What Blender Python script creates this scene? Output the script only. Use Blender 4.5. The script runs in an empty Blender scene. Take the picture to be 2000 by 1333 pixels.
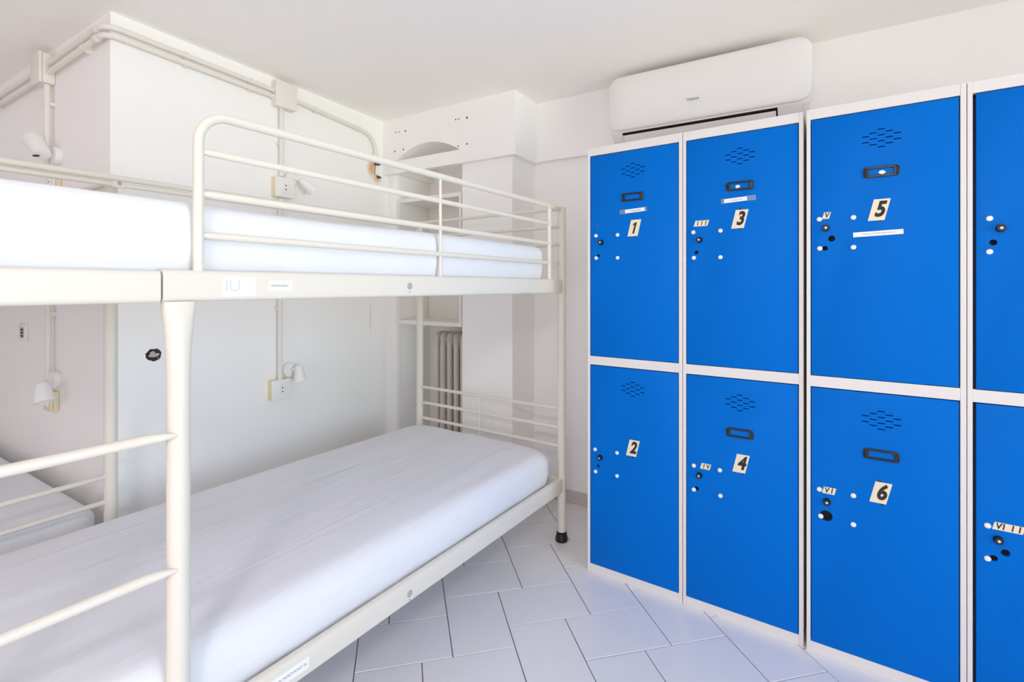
import bpy, bmesh, math, random
from mathutils import Vector, Matrix
from math import sin, cos, pi, radians, sqrt

random.seed(7)
S = bpy.context.scene
COL = S.collection

# ------------------------------------------------------------------ camera
cam_data = bpy.data.cameras.new('camera')
cam_data.sensor_width = 36.0
cam_data.lens = 36.0 * 965.0 / 2000.0
cam_data.shift_y = -106.5 / 2000.0
cam_data.clip_start = 0.02
cam = bpy.data.objects.new('camera', cam_data)
cam.location = (0.0, 0.0, 1.21)
cam.rotation_euler = (radians(90), 0, radians(31.4))
COL.objects.link(cam)
S.camera = cam

# ------------------------------------------------------------------ world, lights, exposure
S.view_settings.view_transform = 'Standard'
S.view_settings.look = 'None'
S.view_settings.gamma = 1.0
S.view_settings.use_curve_mapping = False
S.view_settings.exposure = -0.02
S.cycles.max_bounces = 20
S.cycles.diffuse_bounces = 16
S.cycles.glossy_bounces = 4
S.cycles.sample_clamp_indirect = 8.0
S.cycles.caustics_reflective = False
S.cycles.caustics_refractive = False

world = bpy.data.worlds.new('daylight')
S.world = world
world.use_nodes = True
wn = world.node_tree.nodes
wn['Background'].inputs[0].default_value = (0.80, 0.90, 1.0, 1)
wn['Background'].inputs[1].default_value = 0.15


def area(name, loc, direction, sx, sy, energy, color, spread=180):
    l = bpy.data.lights.new(name, 'AREA')
    l.shape = 'RECTANGLE'
    l.size, l.size_y = sx, sy
    l.energy = energy
    l.color = color
    l.spread = radians(spread)
    o = bpy.data.objects.new(name, l)
    o.location = loc
    o.rotation_euler = Vector(direction).to_track_quat('-Z', 'Y').to_euler()
    COL.objects.link(o)
    return o


# daylight through the glazed door in the right wall: cool sky light falling, warm light off the ground rising
area('sky_through_terrace_door', (3.56, 0.25, 1.30), (-1, 0.12, -0.18), 1.7, 1.7, 16.8, (0.57, 0.82, 1.0), 84)  #A
area('sun_bounce_through_terrace_door', (3.55, 0.25, 0.75), (-1, 0.20, 0.42), 1.7, 1.2, 12.5, (1.0, 0.97, 0.72), 60)  #B
# daylight from the window behind the camera
area('daylight_from_rear_window', (-0.4, -3.26, 1.45), (-0.05, 1, 0.0), 3.0, 1.2, 21.5, (1.0, 0.865, 0.84), 170)  #C
area('added_ceiling_fill', (0.4, -1.5, 2.2), (0, 0, -1), 0.5, 0.5, 44, (1.0, 0.895, 0.93), 180)  #F, added fill light out of view, lifts the shaded lower bunk and floor


# ------------------------------------------------------------------ materials
def mat(name, color, rough=0.5, metal=0.0, spec=0.5, bump=0.0, bump_scale=60.0, vary=0.0, vary_scale=4.0, coat=0.0, alpha=1.0):
    m = bpy.data.materials.new(name)
    m.use_nodes = True
    nt = m.node_tree
    b = nt.nodes['Principled BSDF']
    b.inputs['Base Color'].default_value = (*color, 1)
    b.inputs['Roughness'].default_value = rough
    b.inputs['Metallic'].default_value = metal
    b.inputs['Specular IOR Level'].default_value = spec
    b.inputs['Coat Weight'].default_value = coat
    b.inputs['Alpha'].default_value = alpha
    if bump or vary:
        tc = nt.nodes.new('ShaderNodeTexCoord')
    if vary:
        n = nt.nodes.new('ShaderNodeTexNoise')
        n.inputs['Scale'].default_value = vary_scale
        n.inputs['Detail'].default_value = 4
        nt.links.new(tc.outputs['Object'], n.inputs['Vector'])
        r = nt.nodes.new('ShaderNodeMapRange')
        r.inputs['From Min'].default_value = 0.3
        r.inputs['From Max'].default_value = 0.7
        r.inputs['To Min'].default_value = 1.0 - vary
        r.inputs['To Max'].default_value = 1.0 + vary
        nt.links.new(n.outputs['Fac'], r.inputs['Value'])
        mx = nt.nodes.new('ShaderNodeVectorMath')
        mx.operation = 'SCALE'
        mx.inputs[0].default_value = color
        nt.links.new(r.outputs['Result'], mx.inputs['Scale'])
        nt.links.new(mx.outputs['Vector'], b.inputs['Base Color'])
    if bump:
        n2 = nt.nodes.new('ShaderNodeTexNoise')
        n2.inputs['Scale'].default_value = bump_scale
        n2.inputs['Detail'].default_value = 5
        nt.links.new(tc.outputs['Object'], n2.inputs['Vector'])
        bp = nt.nodes.new('ShaderNodeBump')
        bp.inputs['Strength'].default_value = bump
        bp.inputs['Distance'].default_value = 0.01
        nt.links.new(n2.outputs['Fac'], bp.inputs['Height'])
        nt.links.new(bp.outputs['Normal'], b.inputs['Normal'])
    return m


WALLC = (0.94, 0.93, 0.915)
M_wall = mat('white_plaster', WALLC, 0.65, bump=0.10, bump_scale=9, vary=0.008, vary_scale=2.0)
M_ceil = mat('ceiling_plaster', (0.94, 0.92, 0.90), 0.7, bump=0.12, bump_scale=5, vary=0.008, vary_scale=1.5)
M_trim = mat('painted_trim', (0.85, 0.83, 0.80), 0.45, bump=0.05, bump_scale=20)
M_tile = mat('white_floor_tile', (0.78, 0.785, 0.81), 0.22, spec=0.5, vary=0.012, vary_scale=6)
M_grout = mat('dark_grout', (0.16, 0.14, 0.16), 0.9)
M_skirt = mat('skirting_tile', (0.60, 0.54, 0.51), 0.4)
M_frame = mat('cream_painted_steel', (0.755, 0.72, 0.64), 0.36, spec=0.3)
M_sheet = mat('white_cotton_sheet', (0.80, 0.815, 0.855), 0.9, spec=0.15, bump=0.10, bump_scale=14)
def crease(m):
    nt = m.node_tree
    tc = nt.nodes.new('ShaderNodeTexCoord')
    mp = nt.nodes.new('ShaderNodeMapping'); mp.inputs['Scale'].default_value = (7.0, 0.9, 7.0); mp.inputs['Rotation'].default_value = (0, 0, 0.12)
    nz = nt.nodes.new('ShaderNodeTexNoise'); nz.inputs['Scale'].default_value = 1.6; nz.inputs['Detail'].default_value = 3; nz.inputs['Distortion'].default_value = 0.4
    bp = nt.nodes.new('ShaderNodeBump'); bp.inputs['Strength'].default_value = 0.35; bp.inputs['Distance'].default_value = 0.02
    nt.links.new(tc.outputs['Object'], mp.inputs['Vector']); nt.links.new(mp.outputs['Vector'], nz.inputs['Vector'])
    def M(op, a, b_=None):
        n = nt.nodes.new('ShaderNodeMath'); n.operation = op
        for i, v in enumerate((a, b_)):
            if v is None: continue
            if isinstance(v, float): n.inputs[i].default_value = v
            else: nt.links.new(v, n.inputs[i])
        return n.outputs[0]
    sx = nt.nodes.new('ShaderNodeSeparateXYZ'); nt.links.new(tc.outputs['Object'], sx.inputs[0])
    n2 = nt.nodes.new('ShaderNodeTexNoise'); n2.inputs['Scale'].default_value = 1.7; n2.inputs['Detail'].default_value = 1
    nt.links.new(tc.outputs['Object'], n2.inputs['Vector'])
    wob = M('MULTIPLY', M('SUBTRACT', n2.outputs['Fac'], 0.5), 0.05)
    xw = M('ADD', sx.outputs[0], wob)
    tot = nz.outputs['Fac']
    for x0, sl, y0, yl_ in ((-0.30, 0.03, -0.55, 0.35), (-0.06, -0.05, -0.30, 0.42), (0.10, 0.04, 0.35, 0.30), (0.24, 0.02, -0.05, 0.5)):
        d = M('ABSOLUTE', M('SUBTRACT', M('ADD', xw, M('MULTIPLY', sx.outputs[1], sl)), x0))
        r = M('MAXIMUM', M('SUBTRACT', 1.0, M('DIVIDE', d, 0.006)), 0.0)
        k = M('MAXIMUM', M('SUBTRACT', 1.0, M('DIVIDE', M('ABSOLUTE', M('SUBTRACT', sx.outputs[1], y0)), yl_)), 0.0)
        tot = M('ADD', tot, M('MULTIPLY', M('MULTIPLY', r, k), 0.22))
    nt.links.new(tot, bp.inputs['Height'])
    b = nt.nodes['Principled BSDF']
    old = b.inputs['Normal'].links[0].from_node
    nt.links.new(bp.outputs['Normal'], old.inputs['Normal'])


crease(M_sheet)
M_blue = mat('blue_painted_steel', (0.0, 0.150, 0.60), 0.38, spec=0.06, bump=0.02, bump_scale=300)
M_lock = mat('white_locker_steel', (0.77, 0.745, 0.725), 0.42, bump=0.03, bump_scale=200)
M_inside = mat('locker_inner_shade', (0.02, 0.02, 0.025), 0.7)  # near-black colour stands in for the shade inside the lockers
M_black = mat('black_plastic', (0.008, 0.008, 0.010), 0.30)
M_ink = mat('black_print', (0.018, 0.012, 0.010), 0.6)
M_grayink = mat('pale_grey_print', (0.62, 0.62, 0.62), 0.6)
M_blueink = mat('slate_print', (0.20, 0.24, 0.32), 0.6)
M_sticker = mat('cream_sticker', (0.84, 0.74, 0.55), 0.45)
M_paper = mat('white_paper', (0.88, 0.88, 0.90), 0.6)
M_tape = mat('clear_tape', (0.55, 0.72, 0.90), 0.2, alpha=0.30)
M_white = mat('white_plastic', (0.86, 0.85, 0.835), 0.32)
M_cream = mat('yellowed_plastic', (0.80, 0.70, 0.48), 0.4)
M_beige = mat('painted_conduit', (0.80, 0.765, 0.72), 0.4, bump=0.03, bump_scale=80)
M_chrome = mat('chrome', (0.85, 0.83, 0.80), 0.2, metal=1.0)
M_grey = mat('grey_plastic', (0.40, 0.41, 0.42), 0.45)
M_red = mat('red_smudge', (0.25, 0.06, 0.10), 0.6)
M_dark = mat('void_shade', (0.004, 0.004, 0.004), 0.9)  # near-black colour standing in for the shade inside holes and the outlet
M_rad = mat('radiator_paint', (0.70, 0.645, 0.585), 0.38)
M_rust = mat('rusted_iron', (0.16, 0.065, 0.025), 0.85, bump=0.5, bump_scale=120, vary=0.5, vary_scale=60)
M_chip = mat('broken_plaster', (0.50, 0.44, 0.40), 0.95, bump=0.6, bump_scale=90, vary=0.45, vary_scale=70)
M_flap = mat('air_flap', (0.86, 0.83, 0.82), 0.35)


def stained_wall():
    """white plaster with the orange rust stains that run down beside the corroded pipe"""
    m = mat('stained_plaster', WALLC, 0.65, bump=0.10, bump_scale=9)
    nt = m.node_tree
    b = nt.nodes['Principled BSDF']
    geo = nt.nodes.new('ShaderNodeNewGeometry')
    nz = nt.nodes.new('ShaderNodeTexNoise')
    nz.inputs['Scale'].default_value = 28
    nz.inputs['Detail'].default_value = 4
    nt.links.new(geo.outputs['Position'], nz.inputs['Vector'])
    prev = None
    for (c, size, st) in (((-2.335, 2.155, 1.945), (0.2, 0.045, 0.075), 0.95), ((-2.335, 2.205, 1.885), (0.2, 0.050, 0.035), 0.8),
                          ((-2.335, 2.150, 1.02), (0.2, 0.012, 0.15), 0.42)):
        sub = nt.nodes.new('ShaderNodeVectorMath'); sub.operation = 'SUBTRACT'
        nt.links.new(geo.outputs['Position'], sub.inputs[0]); sub.inputs[1].default_value = c
        div = nt.nodes.new('ShaderNodeVectorMath'); div.operation = 'DIVIDE'
        nt.links.new(sub.outputs[0], div.inputs[0]); div.inputs[1].default_value = size
        ln = nt.nodes.new('ShaderNodeVectorMath'); ln.operation = 'LENGTH'
        nt.links.new(div.outputs[0], ln.inputs[0])
        ad = nt.nodes.new('ShaderNodeMath'); ad.operation = 'MULTIPLY_ADD'
        nt.links.new(nz.outputs['Fac'], ad.inputs[0]); ad.inputs[1].default_value = 0.9
        nt.links.new(ln.outputs['Value'], ad.inputs[2])
        mr = nt.nodes.new('ShaderNodeMapRange')
        mr.inputs['From Min'].default_value = 1.35; mr.inputs['From Max'].default_value = 0.55
        mr.inputs['To Min'].default_value = 0.0; mr.inputs['To Max'].default_value = st
        nt.links.new(ad.outputs[0], mr.inputs['Value'])
        if prev is None:
            prev = mr.outputs['Result']
        else:
            mxx = nt.nodes.new('ShaderNodeMath'); mxx.operation = 'MAXIMUM'
            nt.links.new(prev, mxx.inputs[0]); nt.links.new(mr.outputs['Result'], mxx.inputs[1])
            prev = mxx.outputs[0]
    mix = nt.nodes.new('ShaderNodeMix'); mix.data_type = 'RGBA'
    mix.inputs['A'].default_value = (*WALLC, 1)
    mix.inputs['B'].default_value = (0.80, 0.42, 0.17, 1)
    nt.links.new(prev, mix.inputs['Factor'])
    nt.links.new(mix.outputs['Result'], b.inputs['Base Color'])
    return m


M_stain = stained_wall()


# ------------------------------------------------------------------ helpers
def obj(name, bm, mats, parent=None, smooth=True, loc=None, rot=None):
    me = bpy.data.meshes.new(name)
    bmesh.ops.recalc_face_normals(bm, faces=bm.faces[:])
    bm.to_mesh(me)
    bm.free()
    for m in (mats if isinstance(mats, (list, tuple)) else [mats]):
        me.materials.append(m)
    if smooth:
        me.polygons.foreach_set('use_smooth', [True] * len(me.polygons))
        me.set_sharp_from_angle(angle=radians(38))
    o = bpy.data.objects.new(name, me)
    COL.objects.link(o)
    if parent:
        o.parent = parent
    if loc:
        o.location = loc
    if rot:
        o.rotation_euler = rot
    return o


def inst(src, name, parent, loc=(0, 0, 0), rot=(0, 0, 0)):
    o = src.copy()
    COL.objects.link(o)
    o.name = name
    o.parent = parent
    o.location = loc
    o.rotation_euler = rot
    return o


def tag(o, label=None, cat=None, group=None, kind=None):
    if label: o['label'] = label
    if cat: o['category'] = cat
    if group: o['group'] = group
    if kind: o['kind'] = kind
    return o


def thing(name, label, cat, loc=(0, 0, 0), rz=0.0, group=None):
    o = bpy.data.objects.new(name, None)
    o.empty_display_size = 0.1
    COL.objects.link(o)
    o.location = loc
    o.rotation_euler = (0, 0, rz)
    return tag(o, label, cat, group)


def copy_tree(o, parent=None):
    c = o.copy()
    COL.objects.link(c)
    c.parent = parent
    for ch in list(o.children):
        copy_tree(ch, c)
    return c


def box(bm, x0, x1, y0, y1, z0, z1, bev=0.0, seg=1, mi=0):
    vs = [bm.verts.new(p) for p in ((x0, y0, z0), (x1, y0, z0), (x1, y1, z0), (x0, y1, z0), (x0, y0, z1), (x1, y0, z1), (x1, y1, z1), (x0, y1, z1))]
    fs = [bm.faces.new([vs[i] for i in f]) for f in ((3, 2, 1, 0), (4, 5, 6, 7), (0, 1, 5, 4), (1, 2, 6, 5), (2, 3, 7, 6), (3, 0, 4, 7))]
    for f in fs:
        f.material_index = mi
    if bev > 0:
        es = list({e for f in fs for e in f.edges})
        r = bmesh.ops.bevel(bm, geom=es, offset=bev, segments=seg, profile=0.5, affect='EDGES')
        for f in r['faces']:
            f.material_index = mi
    return bm


def prism(bm, pts, axis, a, b, mi=0):
    """extrude a 2-D polygon along axis 'x','y' or 'z' from a to b"""
    def P(u, v, w):
        return {'x': (w, u, v), 'y': (u, w, v), 'z': (u, v, w)}[axis]
    A = [bm.verts.new(P(u, v, a)) for u, v in pts]
    B = [bm.verts.new(P(u, v, b)) for u, v in pts]
    n = len(pts)
    fs = [bm.faces.new(A), bm.faces.new(B[::-1])]
    for i in range(n):
        fs.append(bm.faces.new((A[i], A[(i + 1) % n], B[(i + 1) % n], B[i])))
    for f in fs:
        f.material_index = mi
    return fs


def fillet(pts, r, n=8):
    """round the inner corners of a polyline"""
    pts = [Vector(p) for p in pts]
    rs = r if isinstance(r, (list, tuple)) else [r] * len(pts)
    out = [pts[0]]
    for i in range(1, len(pts) - 1):
        p, a, b = pts[i], (pts[i - 1] - pts[i]), (pts[i + 1] - pts[i])
        la, lb = a.length, b.length
        a.normalize(); b.normalize()
        ang = a.angle(b)
        rr = rs[i]
        if rr <= 0 or ang > pi - 0.02:
            out.append(p); continue
        t = min(rr / math.tan(ang / 2), la * 0.49 if i > 1 else la * 0.95, lb * 0.49 if i < len(pts) - 2 else lb * 0.95)
        rr = t * math.tan(ang / 2)
        c = p + (a + b).normalized() * (rr / sin(ang / 2))
        s, e = p + a * t - c, p + b * t - c
        tot = s.angle(e)
        for k in range(n + 1):
            f = k / n
            out.append(c + (s * sin((1 - f) * tot) + e * sin(f * tot)) / sin(tot))
    out.append(pts[-1])
    return out


def tube(bm, pts, rad, n=14, cap=True, mi=0):
    pts = [Vector(p) for p in pts]
    rads = rad if isinstance(rad, (list, tuple)) else [rad] * len(pts)
    rings = []
    t0 = (pts[1] - pts[0]).normalized()
    up = Vector((0, 0, 1)) if abs(t0.z) < 0.9 else Vector((1, 0, 0))
    nrm = t0.cross(up).normalized()
    prev = t0
    for i, p in enumerate(pts):
        if i == 0: t = t0
        elif i == len(pts) - 1: t = (pts[i] - pts[i - 1]).normalized()
        else: t = ((pts[i] - pts[i - 1]).normalized() + (pts[i + 1] - pts[i]).normalized()).normalized()
        ax = prev.cross(t)
        if ax.length > 1e-6:
            nrm = Matrix.Rotation(prev.angle(t), 3, ax.normalized()) @ nrm
        prev = t
        bi = t.cross(nrm).normalized()
        r = rads[i]
        rings.append([bm.verts.new(p + (nrm * cos(2 * pi * k / n) + bi * sin(2 * pi * k / n)) * r) for k in range(n)])
    for a, b in zip(rings, rings[1:]):
        for k in range(n):
            f = bm.faces.new((a[k], a[(k + 1) % n], b[(k + 1) % n], b[k])); f.material_index = mi
    if cap:
        for rg in (rings[0][::-1], rings[-1]):
            f = bm.faces.new(rg); f.material_index = mi
    return bm


def loft(bm, rings, cap=True, mi=0):
    R = [[bm.verts.new(p) for p in r] for r in rings]
    n = len(R[0])
    for a, b in zip(R, R[1:]):
        for k in range(n):
            f = bm.faces.new((a[k], a[(k + 1) % n], b[(k + 1) % n], b[k])); f.material_index = mi
    if cap:
        f = bm.faces.new(R[0][::-1]); f.material_index = mi
        f = bm.faces.new(R[-1]); f.material_index = mi
    return bm


def lathe(bm, prof, n=24, M=None, mi=0):
    """profile of (radius, height) turned about z, then moved by matrix M"""
    rings = []
    for r, h in prof:
        ring = []
        for k in range(n):
            p = Vector((r * cos(2 * pi * k / n), r * sin(2 * pi * k / n), h))
            ring.append(M @ p if M else p)
        rings.append(ring)
    return loft(bm, rings, True, mi)


def rrect(w, h, r, n=5):
    """rounded rectangle outline centred on 0"""
    out = []
    for cx, cy, a0 in ((w / 2 - r, h / 2 - r, 0), (-w / 2 + r, h / 2 - r, 90), (-w / 2 + r, -h / 2 + r, 180), (w / 2 - r, -h / 2 + r, 270)):
        for k in range(n + 1):
            a = radians(a0 + 90 * k / n)
            out.append((cx + r * cos(a), cy + r * sin(a)))
    return out


def axis_matrix(loc, direction):
    q = Vector(direction).to_track_quat('Z', 'Y')
    return Matrix.Translation(Vector(loc)) @ q.to_matrix().to_4x4()


def add_text(bm, txt, size, M, mi=0, shear=0.0, weight=0.0, sx=1.0, thick=0.0003, spacing=1.0):
    """centred lettering laid in the local xy plane of M, as flat print"""
    cu = bpy.data.curves.new('lettering', 'FONT')
    cu.body = txt; cu.size = size; cu.align_x = 'CENTER'; cu.align_y = 'CENTER'
    cu.shear = shear; cu.offset = weight; cu.extrude = thick; cu.resolution_u = 4; cu.space_character = spacing
    o = bpy.data.objects.new('lettering', cu)
    COL.objects.link(o)
    dg = bpy.context.evaluated_depsgraph_get()
    me = o.evaluated_get(dg).to_mesh()
    vs = [bm.verts.new(M @ Vector((v.co.x * sx, v.co.y, v.co.z))) for v in me.vertices]
    for p in me.polygons:
        try:
            f = bm.faces.new([vs[i] for i in p.vertices]); f.material_index = mi
        except ValueError:
            pass
    o.evaluated_get(dg).to_mesh_clear()
    COL.objects.unlink(o)
    bpy.data.objects.remove(o)
    bpy.data.curves.remove(cu)


# ------------------------------------------------------------------ room shell (metres; x along the back wall, y towards it)
ZC = 2.26
XR = 3.60
YB, YP, XP = 2.500, 2.256, -1.357
YBL = YB + 0.040                   # lower part of the back wall
XL0, YL0 = -2.289, 0.810          # free corner of the bed-side wall
XL1 = -2.341                      # where it meets the pier


def xl(y):                        # face of the bed-side wall at y
    return XL0 + (XL1 - XL0) * (y - YL0) / (YP - YL0)


def struct(name, bm, m, smooth=False):
    return tag(obj(name, bm, m, None, smooth), kind='structure')


bm = bmesh.new(); box(bm, -4.5, XR + 0.12, -3.4, 2.72, -0.10, -0.0035)
floor = struct('floor', bm, M_grout)
bm = bmesh.new(); box(bm, -4.5, XR + 0.12, -3.4, 2.72, ZC, ZC + 0.1)
struct('ceiling', bm, M_ceil)

bm = bmesh.new()
prism(bm, [(XL0, YL0), (XL1 - 0.0017, YP + 0.045), (-2.47, YP + 0.045), (-2.47, YL0)], 'z', 0, ZC)
wall_left = struct('wall_left', bm, M_stain)
bm = bmesh.new(); box(bm, -4.4, -2.47, YL0, 0.93, 0, ZC)
wall_alcove = struct('wall_alcove', bm, M_wall)
bm = bmesh.new(); box(bm, -4.5, -4.4, -3.4, 0.93, 0, ZC)
struct('wall_alcove_left', bm, M_wall)
bm = bmesh.new(); box(bm, XP - 0.1, XR + 0.12, YBL, 2.72, 0, 1.926); box(bm, XP, XR + 0.12, YB, 2.72, 1.926, ZC)
wall_back = struct('wall_back', bm, M_wall)
# right wall with the glazed terrace door, wall behind the camera with a window
bm = bmesh.new()
box(bm, XR, XR + 0.12, -3.3, -0.60, 0, ZC); box(bm, XR, XR + 0.12, 1.10, 2.72, 0, ZC); box(bm, XR, XR + 0.12, -0.60, 1.10, 2.15, ZC)
struct('wall_right', bm, M_wall)
bm = bmesh.new()
box(bm, -4.4, -2.0, -3.4, -3.3, 0, ZC); box(bm, 1.2, XR + 0.12, -3.4, -3.3, 0, ZC)
box(bm, -2.0, 1.2, -3.4, -3.3, 0, 0.75); box(bm, -2.0, 1.2, -3.4, -3.3, 2.1, ZC)
struct('wall_front', bm, M_wall)
M_glass = mat('window_glass', (0.9, 0.95, 1.0), 0.05, alpha=0.12)
for nm, horiz, a0, a1, z0, z1, fixed in (('door_1', False, -0.60, 1.10, 0.0, 2.15, XR + 0.07), ('window_1', True, -2.0, 1.2, 0.75, 2.1, -3.36)):
    bm = bmesh.new()
    for (u0, u1, w0, w1) in ((a0, a0 + .06, z0, z1), (a1 - .06, a1, z0, z1), (a0 + .06, a1 - .06, z1 - .06, z1), (a0 + .06, a1 - .06, z0, z0 + .06), ((a0 + a1) / 2 - .04, (a0 + a1) / 2 + .04, z0 + .06, z1 - .06)):
        if horiz: box(bm, u0, u1, fixed - .03, fixed + .03, w0, w1, .004)
        else: box(bm, fixed - .03, fixed + .03, u0, u1, w0, w1, .004)
    fr = struct(nm, bm, M_white)
    mid = (a0 + a1) / 2
    for (u0, u1) in ((a0 + .06, mid - .04), (mid + .04, a1 - .06)):
        bm = bmesh.new()
        if horiz: box(bm, u0, u1, fixed - .003, fixed + .003, z0 + .06, z1 - .06)
        else: box(bm, fixed - .003, fixed + .003, u0, u1, z0 + .06, z1 - .06)
        obj('pane', bm, M_glass, fr, False)

# pier with an arched niche; above the soffit line the masonry stands 4 cm proud
NX0, NX1, NYB = -2.262, -1.739, 2.620
ZS = 1.918
YPL, XPL = YP + 0.040, XP - 0.042
bm = bmesh.new()
pts = [(XL1 - 0.13, YPL), (NX0 - 0.035, YPL)]
for k in range(7):
    a = radians(90 - 15 * k)
    pts.append((NX0 - 0.035 + 0.035 * cos(a), YPL + 0.035 - 0.035 * sin(a)))
pts += [(NX0, NYB), (XL1 - 0.13, NYB)]
prism(bm, pts, 'z', 0, ZS)
prism(bm, [(NX1, YPL), (XPL, YPL), (XPL, NYB), (NX1, NYB)], 'z', 0, ZS)
# upper part: an arch cut into its underside
arch = []
AXC, AHW = -1.978, 0.252
for k in range(21):
    t = -1 + 2 * k / 20
    arch.append((AXC + t * AHW, 2.073 - 1.25 * (t * AHW) ** 2))
prism(bm, [(XL1 - 0.13, ZS), (AXC - AHW, ZS)] + arch + [(AXC + AHW, ZS), (XP, ZS), (XP, ZC), (XL1 - 0.13, ZC)], 'y', YP, NYB)
box(bm, XL1 - 0.13, XPL, NYB, 2.72, 0, ZC)
wall_pier = struct('wall_pier', bm, M_wall, True)

# painted board that crosses the niche flush with the upper masonry
bm = bmesh.new()
box(bm, AXC - AHW - 0.03, AXC + AHW + 0.03, YP - 0.0006, YP + 0.032, ZS - 0.001, 1.994)
struct('trim_1', bm, M_wall)
bm = bmesh.new()
box(bm, XPL, -0.9, YBL - 0.013, YBL, 0, 0.067, 0.002)
struct('baseboard_back', bm, M_skirt)
bm = bmesh.new()
box(bm, XPL, XPL + 0.013, YPL, YBL - 0.013, 0, 0.067, 0.002)
struct('baseboard_pier', bm, M_skirt)

# screw holes in the pier and the broken plaster beside the bed
bm = bmesh.new()
lathe(bm, [(0.0042, 0.0), (0.0042, 0.0006), (0.0030, -0.0004)], 10)
h0 = obj('screw_hole', bm, M_dark, wall_pier, loc=(-2.228, YP, 2.173), rot=(radians(90), 0, 0))
for (x, z, s) in ((-2.201, 2.172, .8), (-2.146, 2.169, 1.2), (-2.236, 2.056, 1.1), (-2.163, 2.058, 1.1), (-1.756, 2.170, 1.0), (-1.734, 2.169, .9), (-1.676, 2.167, 1.3), (-1.738, 2.014, 1.0), (-1.676, 2.019, 1.2)):
    o = inst(h0, 'screw_hole', wall_pier, (x, YP, z), (radians(90), 0, 0)); o.scale = (s, s, 1)
hp = Vector((xl(0.957), 0.957, 0.932))
bm = bmesh.new()
rg = random.Random(3)
rings = []
for q, (fr_, dx) in enumerate(((1.0, 0.0004), (0.86, -0.004 + 0.0075), (0.62, 0.002))):
    ring = []
    for k in range(22):
        a = 2 * pi * k / 22
        rr = fr_ * (1 + 0.10 * rg.uniform(-1, 1))
        ring.append(hp + Vector((dx, 0.029 * rr * cos(a), 0.0255 * rr * sin(a))))
    rings.append(ring)
loft(bm, rings, True)
hole = tag(obj('plaster_hole', bm, M_ink, wall_left), 'ragged dark hole broken in the plaster')
bm = bmesh.new()
for k in range(26):
    a = rg.uniform(0, 2 * pi); d = rg.uniform(0, 0.0155)
    c = hp + Vector((0.005, d * 1.5 * cos(a), d * sin(a)))
    s = rg.uniform(0.0025, 0.006)
    bmesh.ops.create_icosphere(bm, subdivisions=1, radius=s, matrix=Matrix.Translation(c) @ Matrix.Diagonal((0.5, 1.2, 0.9, 1)))
obj('plaster_crumb', bm, M_chip, hole, True)['kind'] = 'stuff'

# ------------------------------------------------------------------ floor tiles, herringbone of 31 x 21 cm tiles laid on the diagonal
TL, TW, GAP, TH = 0.309, 0.2085, 0.0032, 0.0035
ta = radians(44.0)
E1, E2 = Vector((cos(ta), sin(ta))), Vector((sin(ta), -cos(ta)))
OA, OB = 0.164, -2.133


def clip(poly, regions):
    x0, x1, y0, y1 = regions
    for ax, lim, sg in ((0, x0, 1), (0, x1, -1), (1, y0, 1), (1, y1, -1)):
        out = []
        for i in range(len(poly)):
            p, q = poly[i], poly[(i + 1) % len(poly)]
            dp, dq = (p[ax] - lim) * sg, (q[ax] - lim) * sg
            if dp >= 0: out.append(p)
            if dp * dq < 0:
                t = dp / (dp - dq)
                out.append((p[0] + (q[0] - p[0]) * t, p[1] + (q[1] - p[1]) * t))
        poly = out
        if len(poly) < 3: return []
    return poly


def in_view(c):
    d = Vector((c[0], c[1], -1.21))
    fw = Vector((-sin(radians(31.4)), cos(radians(31.4)), 0)); rt = Vector((fw.y, -fw.x, 0))
    w = d.dot(fw)
    if w < 0.35: return 0
    px = 1000 + 965 * d.dot(rt) / w; py = 560 + 965 * 1.21 / w
    if -250 < px < 2250 and py < 1700: return 1.0 / w
    return 0


tiles = []
for kind in ('H', 'V'):
    for i in range(-56, 57):
        for j in range(-36, 37):
            a = OA + i * TW + j * TL
            b = OB + i * TW - j * TL
            if kind == 'H': q = (a, a + TL, b, b + TW)
            else: q = (a + TL, a + TL + TW, b + TW - TL, b + TW)
            g = GAP / 2
            cs = [(q[0] + g, q[2] + g), (q[1] - g, q[2] + g), (q[1] - g, q[3] - g), (q[0] + g, q[3] - g)]
            P = [tuple(E1 * u + E2 * v) for u, v in cs]
            c = (sum(p[0] for p in P) / 4, sum(p[1] for p in P) / 4)
            if not (-4.7 < c[0] < 3.9 and -3.6 < c[1] < 2.7): continue
            ymax = 2.54 if c[0] > XP - 0.2 else 2.29
            cl = clip(P, (-4.39, XR - 0.01, -3.29, ymax))
            if len(cl) >= 3:
                tiles.append((in_view(c), c, cl, cl == P, kind))
tiles.sort(key=lambda t: -t[0])


def tile_bm(bm, poly, c=(0, 0), z=0.0):
    n = len(poly)
    cx = sum(p[0] for p in poly) / n; cy = sum(p[1] for p in poly) / n
    k = 0.0012
    bot = [bm.verts.new((p[0] - c[0], p[1] - c[1], z - TH)) for p in poly]
    mid = [bm.verts.new((p[0] - c[0], p[1] - c[1], z - k)) for p in poly]
    top = []
    for p in poly:
        d = Vector((cx - p[0], cy - p[1])); L = d.length or 1
        d *= (k * 1.4) / L
        top.append(bm.verts.new((p[0] + d.x - c[0], p[1] + d.y - c[1], z)))
    for A, B in ((bot, mid), (mid, top)):
        for i in range(n):
            bm.faces.new((A[i], A[(i + 1) % n], B[(i + 1) % n], B[i]))
    bm.faces.new(top)


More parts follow.
